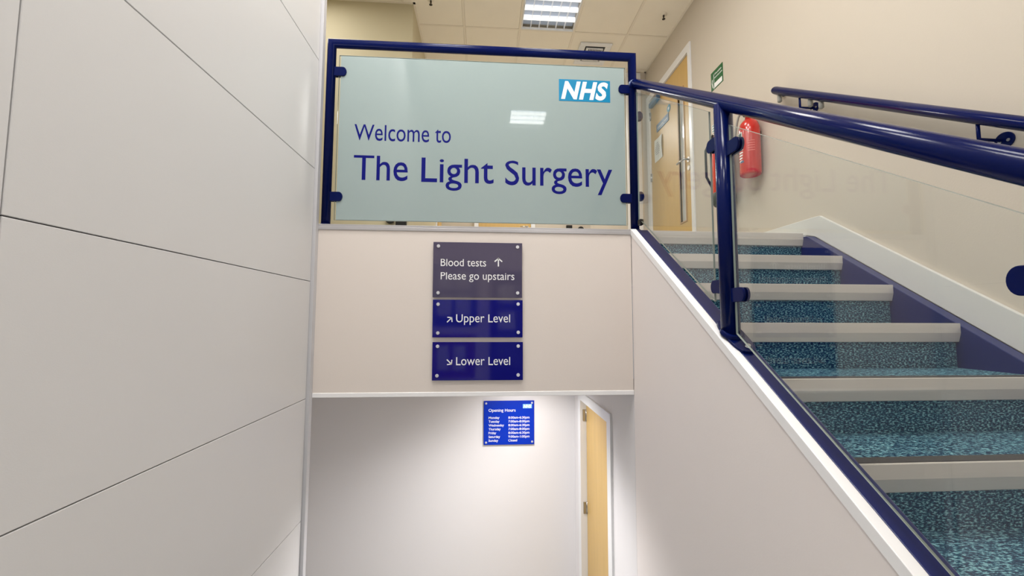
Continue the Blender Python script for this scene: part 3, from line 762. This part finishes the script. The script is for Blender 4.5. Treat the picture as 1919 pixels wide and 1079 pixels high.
lab = decal(cx_, cy_, z0, .072, 158, 195, .245, .325, PAPER, 'label_plate', t)
obj2 = decal(cx_, cy_, z0, .072, 162, 190, .253, .317, mat('dark_green_label', srgb(35, 60, 50), .5), 'label_centre', t, lift=.0013)
for k in range(6): decal(cx_, cy_, z0, .072, 165, 200-2*k, .205-.021*k, .216-.021*k, LETW, 'label_line', t, lift=.0008)
for k in range(5): decal(cx_, cy_, z0, .072, 225, 262, .24-.018*k, .245-.018*k, mat('pale_red_print', srgb(225, 120, 110), .5) if k == 0 else bpy.data.materials['pale_red_print'], 'label_line', t)
decal(cx_, cy_, z0, .072, 175, 200, .09, .105, STEELBL, 'label_band', t, lift=.0012)
obj('wall_hook', box(cx_+.055, XR, cy_-.012, cy_+.012, z0+.30, z0+.34), BLACK, t)
# second extinguisher, farther and lower
cx_, cy_, z0 = 1.955, 3.20, 1.00
t = thing('fire_extinguisher', 'narrow red fire extinguisher with hose and dark foot partly behind the newel post', 'extinguisher', (cx_, cy_, z0-.06))
obj('cylinder', lathe(ext_profile(.083, .48), (cx_, cy_, z0), 36), RED, t)
obj('foot', lathe([(.074, -.075), (.084, -.06), (.088, -.01), (.086, .022), (.083, .03)], (cx_, cy_, z0), 36), mat('dark_grey_green_foot', srgb(52, 66, 64), .5), t)
obj('neck', lathe([(.024, .48), (.024, .51), (.018, .52)], (cx_, cy_, z0), 20), STEEL, t)
b = bmesh.new(); prism([(cy_-.03, z0+.515), (cy_+.03, z0+.515), (cy_+.03, z0+.54), (cy_-.10, z0+.56), (cy_-.10, z0+.545)], 0, cx_-.012, cx_+.012, bev=.002, bm=b)
obj('head', b, BLACK, t)
obj('horn', tube([(cx_-.02, cy_-.03, z0+.53), (cx_-.045, cy_-.115, z0+.50), (cx_-.05, cy_-.125, z0+.40), (cx_-.05, cy_-.115, z0+.26)], .014, 16), GREYPL, t)
obj('hose', tube([(cx_-.06, cy_+.03, z0+.53), (cx_-.09, cy_+.10, z0+.42), (cx_-.08, cy_+.115, z0+.2), (cx_-.04, cy_+.10, z0+.1)], .010, 12), BLACK, t)
for k in range(7): decal(cx_, cy_, z0, .083, 195, 235, .22-.026*k, .232-.026*k, LETW if k > 3 else STUD, 'label_line', t)
decal(cx_, cy_, z0, .083, 242, 262, .03, .26, BLACK, 'label_dark_panel', t)
obj('wall_hook', box(cx_+.07, XR, cy_-.02, cy_+.02, z0+.42, z0+.48), BLACK, t)

# ------------------------------------------------------------------ entrance wall behind the viewer (seen in the glossy signs)
nbd = thing('notice_board', 'blue framed notice board with white papers on the entrance wall', 'board', (-.5, -3, -.7))
obj('board', box(-.93, -.12, -3, -2.985, -.15, 1.0), mat('blue_grey_felt', srgb(70, 90, 130), .9), nbd)
for i, (x, z) in enumerate(((-.86, .55), (-.52, .55), (-.86, .05), (-.52, .05))):
    p = thing('posted_sheet', ['white sheet top left on notice board', 'white sheet top right on notice board', 'white sheet bottom left on notice board', 'white sheet bottom right on notice board'][i], 'paper', (x, -2.985, z))
    obj('sheet', box(x, x+.27, -2.985, -2.983, z, z+.38), PAPER, p)
pb_ = thing('plum_board', 'plum notice board below the blue one on the entrance wall', 'board', (-.5, -3, -1.1))
obj('board', box(-.93, -.15, -3, -2.985, -1.1, -.3), PINK, pb_)
for x in (-.85, -.55):
    p = thing('posted_sheet', 'white sheet on the plum board, '+('left' if x < -.7 else 'right'), 'paper', (x, -2.985, -.9)); obj('sheet', box(x, x+.22, -2.985, -2.983, -.95, -.5), PAPER, p)
d5 = structure('door_5', (.5, -3, ZM), 'navy entrance door')
obj('leaf', box(.12, .80, -3, -2.97, ZM, .9), DKDOOR, d5)
obj('pane', box(.24, .68, -2.97, -2.965, -.9, .7), mat('door_pane', srgb(90, 100, 130), .1), d5)
for i, (x, z) in enumerate(((.28, .3), (.28, -.2))):
    p = thing('posted_sheet', 'white sheet on the navy entrance door, '+('upper' if i == 0 else 'lower'), 'paper', (x, -2.965, z)); obj('sheet', box(x, x+.30, -2.965, -2.963, z, z+.32), PAPER, p)
